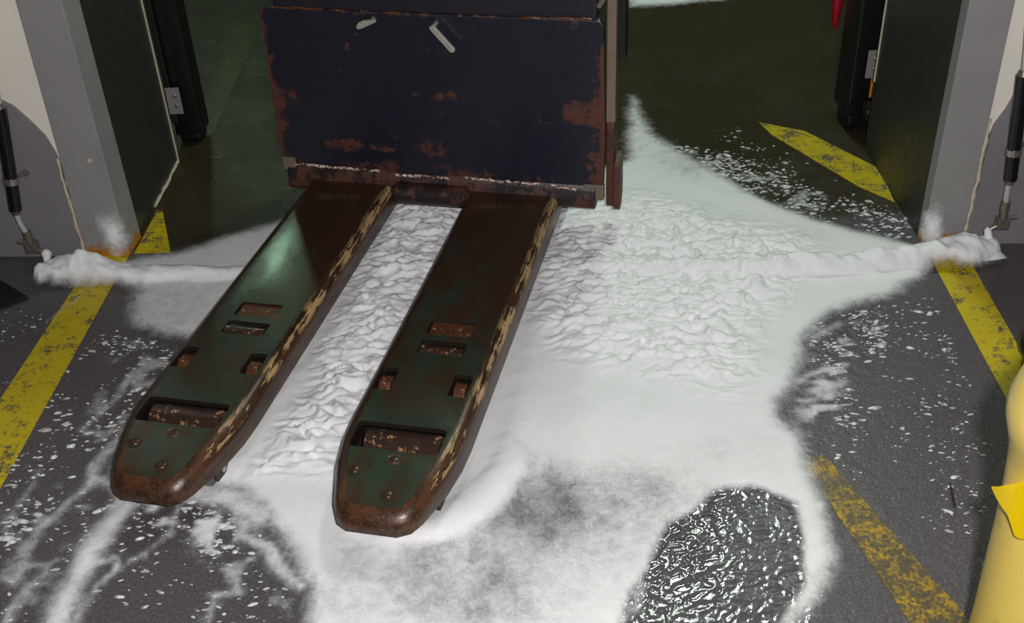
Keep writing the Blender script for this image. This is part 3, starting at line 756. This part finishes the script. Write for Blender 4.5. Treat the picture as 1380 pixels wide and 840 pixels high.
def build_main_foam():
    x0, x1, y0, y1, res, cres = -1.42, 1.40, 0.86, 3.75, 0.0042, 0.012
    xs = np.arange(x0, x1 + cres, cres); ys = np.arange(y0, y1 + cres, cres)
    X, Y = np.meshgrid(xs, ys, indexing='ij')
    wx = (fbm(X * 9, Y * 9, 1, 4) - .5) * .07; wy = (fbm(X * 9, Y * 9, 5, 4) - .5) * .07
    Xw, Yw = X + wx * .55, Y + wy * .55
    dm = sdf_poly(Xw, Yw, MAIN); dl = sdf_poly(Xw, Yw, LEFT); dh = sdf_poly(X + wx * .3, Y + wy * .3, HOLE)
    D = .97 * sstep(-.018, .055, dm)
    D = np.maximum(D, .82 * sstep(-.018, .06, dl))
    for (p, rx, ry, s) in THIN:
        cx, cy = gp(*p); e = ((Xw - cx) / rx) ** 2 + ((Yw - cy) / ry) ** 2
        D = D * (1 - s * np.exp(-e * .9) * (0.55 + 0.9 * fbm(X * 22, Y * 12, 9, 4)))
    far = sstep(2.75, 3.3, Y)                       # spray thins out beyond the door line
    D = D * (1 - .30 * far)
    D = D * (1 - sstep(-.004, .018, dh))
    for pts, hw, den in WISPS:
        Q = gps(pts); hw *= 1.3; d, _ = line_field(X + wx * .8, Y + wy * .8, Q, [(0,)] * len(Q))
        k = np.exp(-(d / hw) ** 2 * 1.4) * den * (0.85 + .6 * fbm(X * 25, Y * 25, 13, 3))
        D = np.maximum(D, k)
    for pts, lvl, thr in LACE:
        m = sstep(-.02, .05, sdf_poly(Xw, Yw, gps(pts)))
        nz = fbm((X + wx * .5) * 24, (Y + wy * .5) * 34, 17, 3, .55)
        D = np.maximum(D, m * lvl * sstep(thr, thr + .16, nz))
    tx = np.maximum(sstep(-.06, .05, sdf_poly(Xw, Yw, TEXT)), sstep(-.10, .10, sdf_poly(Xw, Yw, TEXT2)))
    bd, bv = line_field(X + wx * .25, Y + wy * .35, BEAD, BEADV)
    r1, v1 = line_field(Xw, Yw, RIDGE, RIDGEV); r2, v2 = line_field(Xw, Yw, RIDGE2, RIDGE2V)
    bead = bv[1] * np.sqrt(np.clip(1 - (bd / bv[0]) ** 2, 0, 1))
    beadm = sstep(1.02, .80, bd / bv[0]) * sstep(.012, .022, bv[1])
    rid = v1[1] * np.exp(-(r1 / v1[0]) ** 2) + v2[1] * np.exp(-(r2 / v2[0]) ** 2)
    D = np.maximum(D, .99 * np.exp(-(r1 / (v1[0] * 1.0)) ** 4) * sstep(.003, .012, v1[1]))
    D = D * (1 - sstep(-.004, .018, dh)) if False else D
    D = np.maximum(D, beadm)
    # fine grid
    XF = np.arange(x0, x1, res); YF = np.arange(y0, y1, res)
    U = lambda Z: upsample(Z, xs, ys, XF, YF)
    D, tx, bead, rid = U(D), U(tx), U(bead), U(rid)
    X, Y = np.meshgrid(XF, YF, indexing='ij')
    w1 = (fbm(X * 18, Y * 18, 21, 2) - .5) * .05; w2 = (fbm(X * 18, Y * 18, 25, 2) - .5) * .05
    a = fbm((X + w1) * 19, (Y + w2) * 38, 31, 3, .45); c = fbm((X + w1) * 40, (Y + w2) * 72, 37, 2, .5)
    crest = (1 - np.abs(2 * a - 1)) ** 2
    bumps = .019 * crest + .008 * (1 - np.abs(2 * c - 1)) ** 2
    soft = .006 * fbm(X * 7, Y * 7, 41, 3)
    scal = 1 + .8 * (fbm(X * 20, Y * 26 + X * 14, 51, 3) - .5)
    tuft = .012 * tx * (vnoise(X * 13, Y * 15, 61) > .78) * sstep(.78, .95, vnoise(X * 13, Y * 15, 61))
    Z = .0025 + D * (.004 + soft * (1 - tx) * 1.0 + tx * (bumps + tuft) + rid) + bead * scal + .004 * tx
    me = grid_mesh('foam_sheet', XF, YF, Z, D > 0.03, D)
    o = obj('foam_sheet', me, 'foam')
    o['kind'] = 'stuff'
    tag(o, 'white wet cleaning foam spread over the floor under the forks and across the doorway', 'foam')
    return o
build_main_foam()

def build_far_foam():
    x0, x1, y0, y1, res = 0.2, 2.2, 4.2, 6.6, 0.014
    XF = np.arange(x0, x1, res); YF = np.arange(y0, y1, res)
    X, Y = np.meshgrid(XF, YF, indexing='ij')
    wx = (fbm(X * 6, Y * 6, 3) - .5) * .16
    P = gps([(790, -40), (838, 0), (840, 14), (880, 12), (930, 8), (975, 4), (1010, -6), (1060, -20), (1120, -60), (1100, -110), (1000, -140), (900, -120), (820, -90)])
    d = sdf_poly(X + wx * .4, Y + wx * .4, P)
    D = .85 * sstep(-.02, .07, d)
    o = obj('foam_patch', grid_mesh('foam_patch', XF, YF, .002 + .014 * D * fbm(X * 9, Y * 9, 4), D > .03, D), 'foam')
    o['kind'] = 'stuff'; tag(o, 'separate pale foam patch on the dark floor behind the pallet truck', 'foam')
build_far_foam()

# rippled rinse water in the hole of the foam
def build_puddle():
    XF = np.arange(.14, .66, .0028); YF = np.arange(1.04, 1.72, .0028)
    X, Y = np.meshgrid(XF, YF, indexing='ij')
    d = sdf_poly(X, Y, HOLE)
    c_, s_ = math.cos(.7), math.sin(.7)
    Xr, Yr = X * c_ - Y * s_, X * s_ + Y * c_
    w_ = (fbm(X * 30, Y * 30, 75, 2) - .5) * .03
    a = fbm((Xr + w_) * 92, (Yr + w_) * 50, 71, 2, .5)
    lump = np.clip(1 - np.abs(2 * a - 1), 0, 1)
    cx, cy = gp(905, 730)
    live = .22 + .78 * np.exp(-(((X - cx) / .10) ** 2 + ((Y - cy) / .15) ** 2))
    edge = np.exp(-np.clip(d, 0, 1) / .025)
    Z = .0016 + .0034 * lump ** 1.5 * np.clip(live + .35 * edge, 0, 1)
    o = obj('water_puddle', grid_mesh('water_puddle', XF, YF, Z, d > -.03), 'water')
    tag(o, 'dark rippled puddle glinting inside a ring of foam', 'puddle')
build_puddle()

# loose flecks of foam
def build_flecks():
    zones = [(gps([(1085, 430), (1150, 420), (1200, 420), (1180, 560), (1110, 590), (1080, 545), (1090, 490)]), 260, .0068),
             (gps([(1120, 425), (1260, 400), (1340, 600), (1340, 720), (1260, 720), (1140, 640), (1100, 560)]), 420, .0050),
             (gps([(900, 195), (950, 200), (1050, 225), (1130, 250), (1235, 300), (1225, 325), (1090, 295), (1000, 255), (930, 215)]), 650, .0070),
             (gps([(890, 170), (1000, 170), (1160, 260), (1230, 290), (1100, 290), (950, 230)]), 160, .0045),
             (gps([(140, 440), (240, 470), (210, 520), (140, 610), (60, 690), (0, 760), (0, 660), (90, 500)]), 330, .0070),
             (gps([(0, 420), (90, 420), (0, 560)]), 50, .0040),
             (gps([(10, 700), (140, 640), (330, 660), (390, 760), (390, 850), (0, 850)]), 260, .0065),
             (gps([(180, 670), (240, 665), (310, 690), (330, 740), (290, 760), (230, 720), (180, 730)]), 110, .0070)]
    V = []; Fc = []
    n, m = 8, 2
    for poly, cnt, size in zones:
        P = np.array(poly); mn, mx = P.min(0), P.max(0); got = 0; guard = 0
        while got < cnt and guard < cnt * 30:
            guard += 1
            x, y = RNG.uniform(mn[0], mx[0]), RNG.uniform(mn[1], mx[1])
            if sdf_poly(np.array([x]), np.array([y]), poly)[0] < 0: continue
            if float(vnoise(np.array([x * 14]), np.array([y * 14]), 81)[0]) < RNG.uniform(.15, .75): continue
            got += 1
            s = size * .62 * math.exp(RNG.normal(-.25, .5)); a = RNG.normal(-.05, .35); el = RNG.uniform(1.5, 3.6)
            h = min(.005, s * RNG.uniform(.35, .7)); base = len(V)
            for j in range(m):
                cr = 1.0 if j == 0 else .68; z = .0005 if j == 0 else h * .75
                for k in range(n):
                    t = 2 * math.pi * k / n; rr = cr * RNG.uniform(.8, 1.15)
                    u, v = rr * s * el * .5 * math.cos(t), rr * s * .55 * math.sin(t)
                    V.append((x + u * math.cos(a) - v * math.sin(a), y + u * math.sin(a) + v * math.cos(a), z))
            V.append((x, y, h))
            for k in range(n): Fc.append((base + k, base + (k + 1) % n, base + n + (k + 1) % n, base + n + k)); Fc.append((base + n + k, base + n + (k + 1) % n, base + 2 * n))
    me = bpy.data.meshes.new('foam_flecks'); me.from_pydata(V, [], Fc); me.update()
    o = obj('foam_flecks', me, 'fleck', None); me.polygons.foreach_set('use_smooth', [True] * len(me.polygons))
    o['kind'] = 'stuff'; tag(o, 'small loose flecks of foam scattered over the wet floor', 'foam')
build_flecks()

# foam splashed on the feet of the steel frame, and the drips at the nozzles
def smear(label, cu, cz, ru, rz, skew):
    n = 46; b = bmesh.new(); dl = []
    us = np.linspace(-1, 1, n); vals = []
    V = []
    for u in us:
        for z in us:
            uu = cu + u * ru; zz = max(0.001, cz + z * rz)
            r = math.sqrt((u + skew * z) ** 2 + z ** 2) + .55 * (float(fbm(np.array([uu * 30]), np.array([zz * 30]), 91)[0]) - .5)
            d = max(0, 1 - r) ** .8 * .95
            if abs(u) == 1 or z == 1: d = 0
            V.append((wp(uu, zz, .0015 + .010 * d), d))
    me = bpy.data.meshes.new('foam_smear')
    me.from_pydata([v[0] for v in V], [], [(i * n + j, (i + 1) * n + j, (i + 1) * n + j + 1, i * n + j + 1) for i in range(n - 1) for j in range(n - 1)])
    at = me.attributes.new('foam_cover', 'FLOAT', 'POINT'); at.data.foreach_set('value', [v[1] for v in V])
    me.polygons.foreach_set('use_smooth', [True] * len(me.polygons))
    o = obj('foam_smear', me, 'foam'); tag(o, label, 'foam', 'foam splashed on the door frame')
smear('white foam splashed on the steel frame above the orange rust stain', -.030, .075, .05, .09, -.25)
smear('white foam splashed up the steel frame edge behind the thick foam bead', 2.168, .055, .035, .085, .30)
def drip(label, pts, rad):
    o = obj('foam_drip', tube(pts, rad, 16), 'froth', None, True); tag(o, label, 'foam', 'foam dripping from the nozzles')
q = lambda u, z, d: wp(u, z, d)
drip('blob of foam dripping from the nozzle beside the black rubber wedge', [q(-.214, .048, .038), q(-.213, .044, .040), q(-.212, .036, .042), q(-.212, .026, .046), q(-.213, .016, .055), q(-.214, .006, .07), q(-.214, .0, .075)], [.002, .010, .0145, .011, .007, .012, .024])
drip('spike of foam rising to the nozzle beside the yellow bollard', [q(2.296, .074, .036), q(2.297, .068, .038), q(2.299, .055, .045), q(2.302, .035, .055), q(2.305, .015, .066), q(2.307, .0, .075)], [.003, .009, .010, .014, .026, .040])
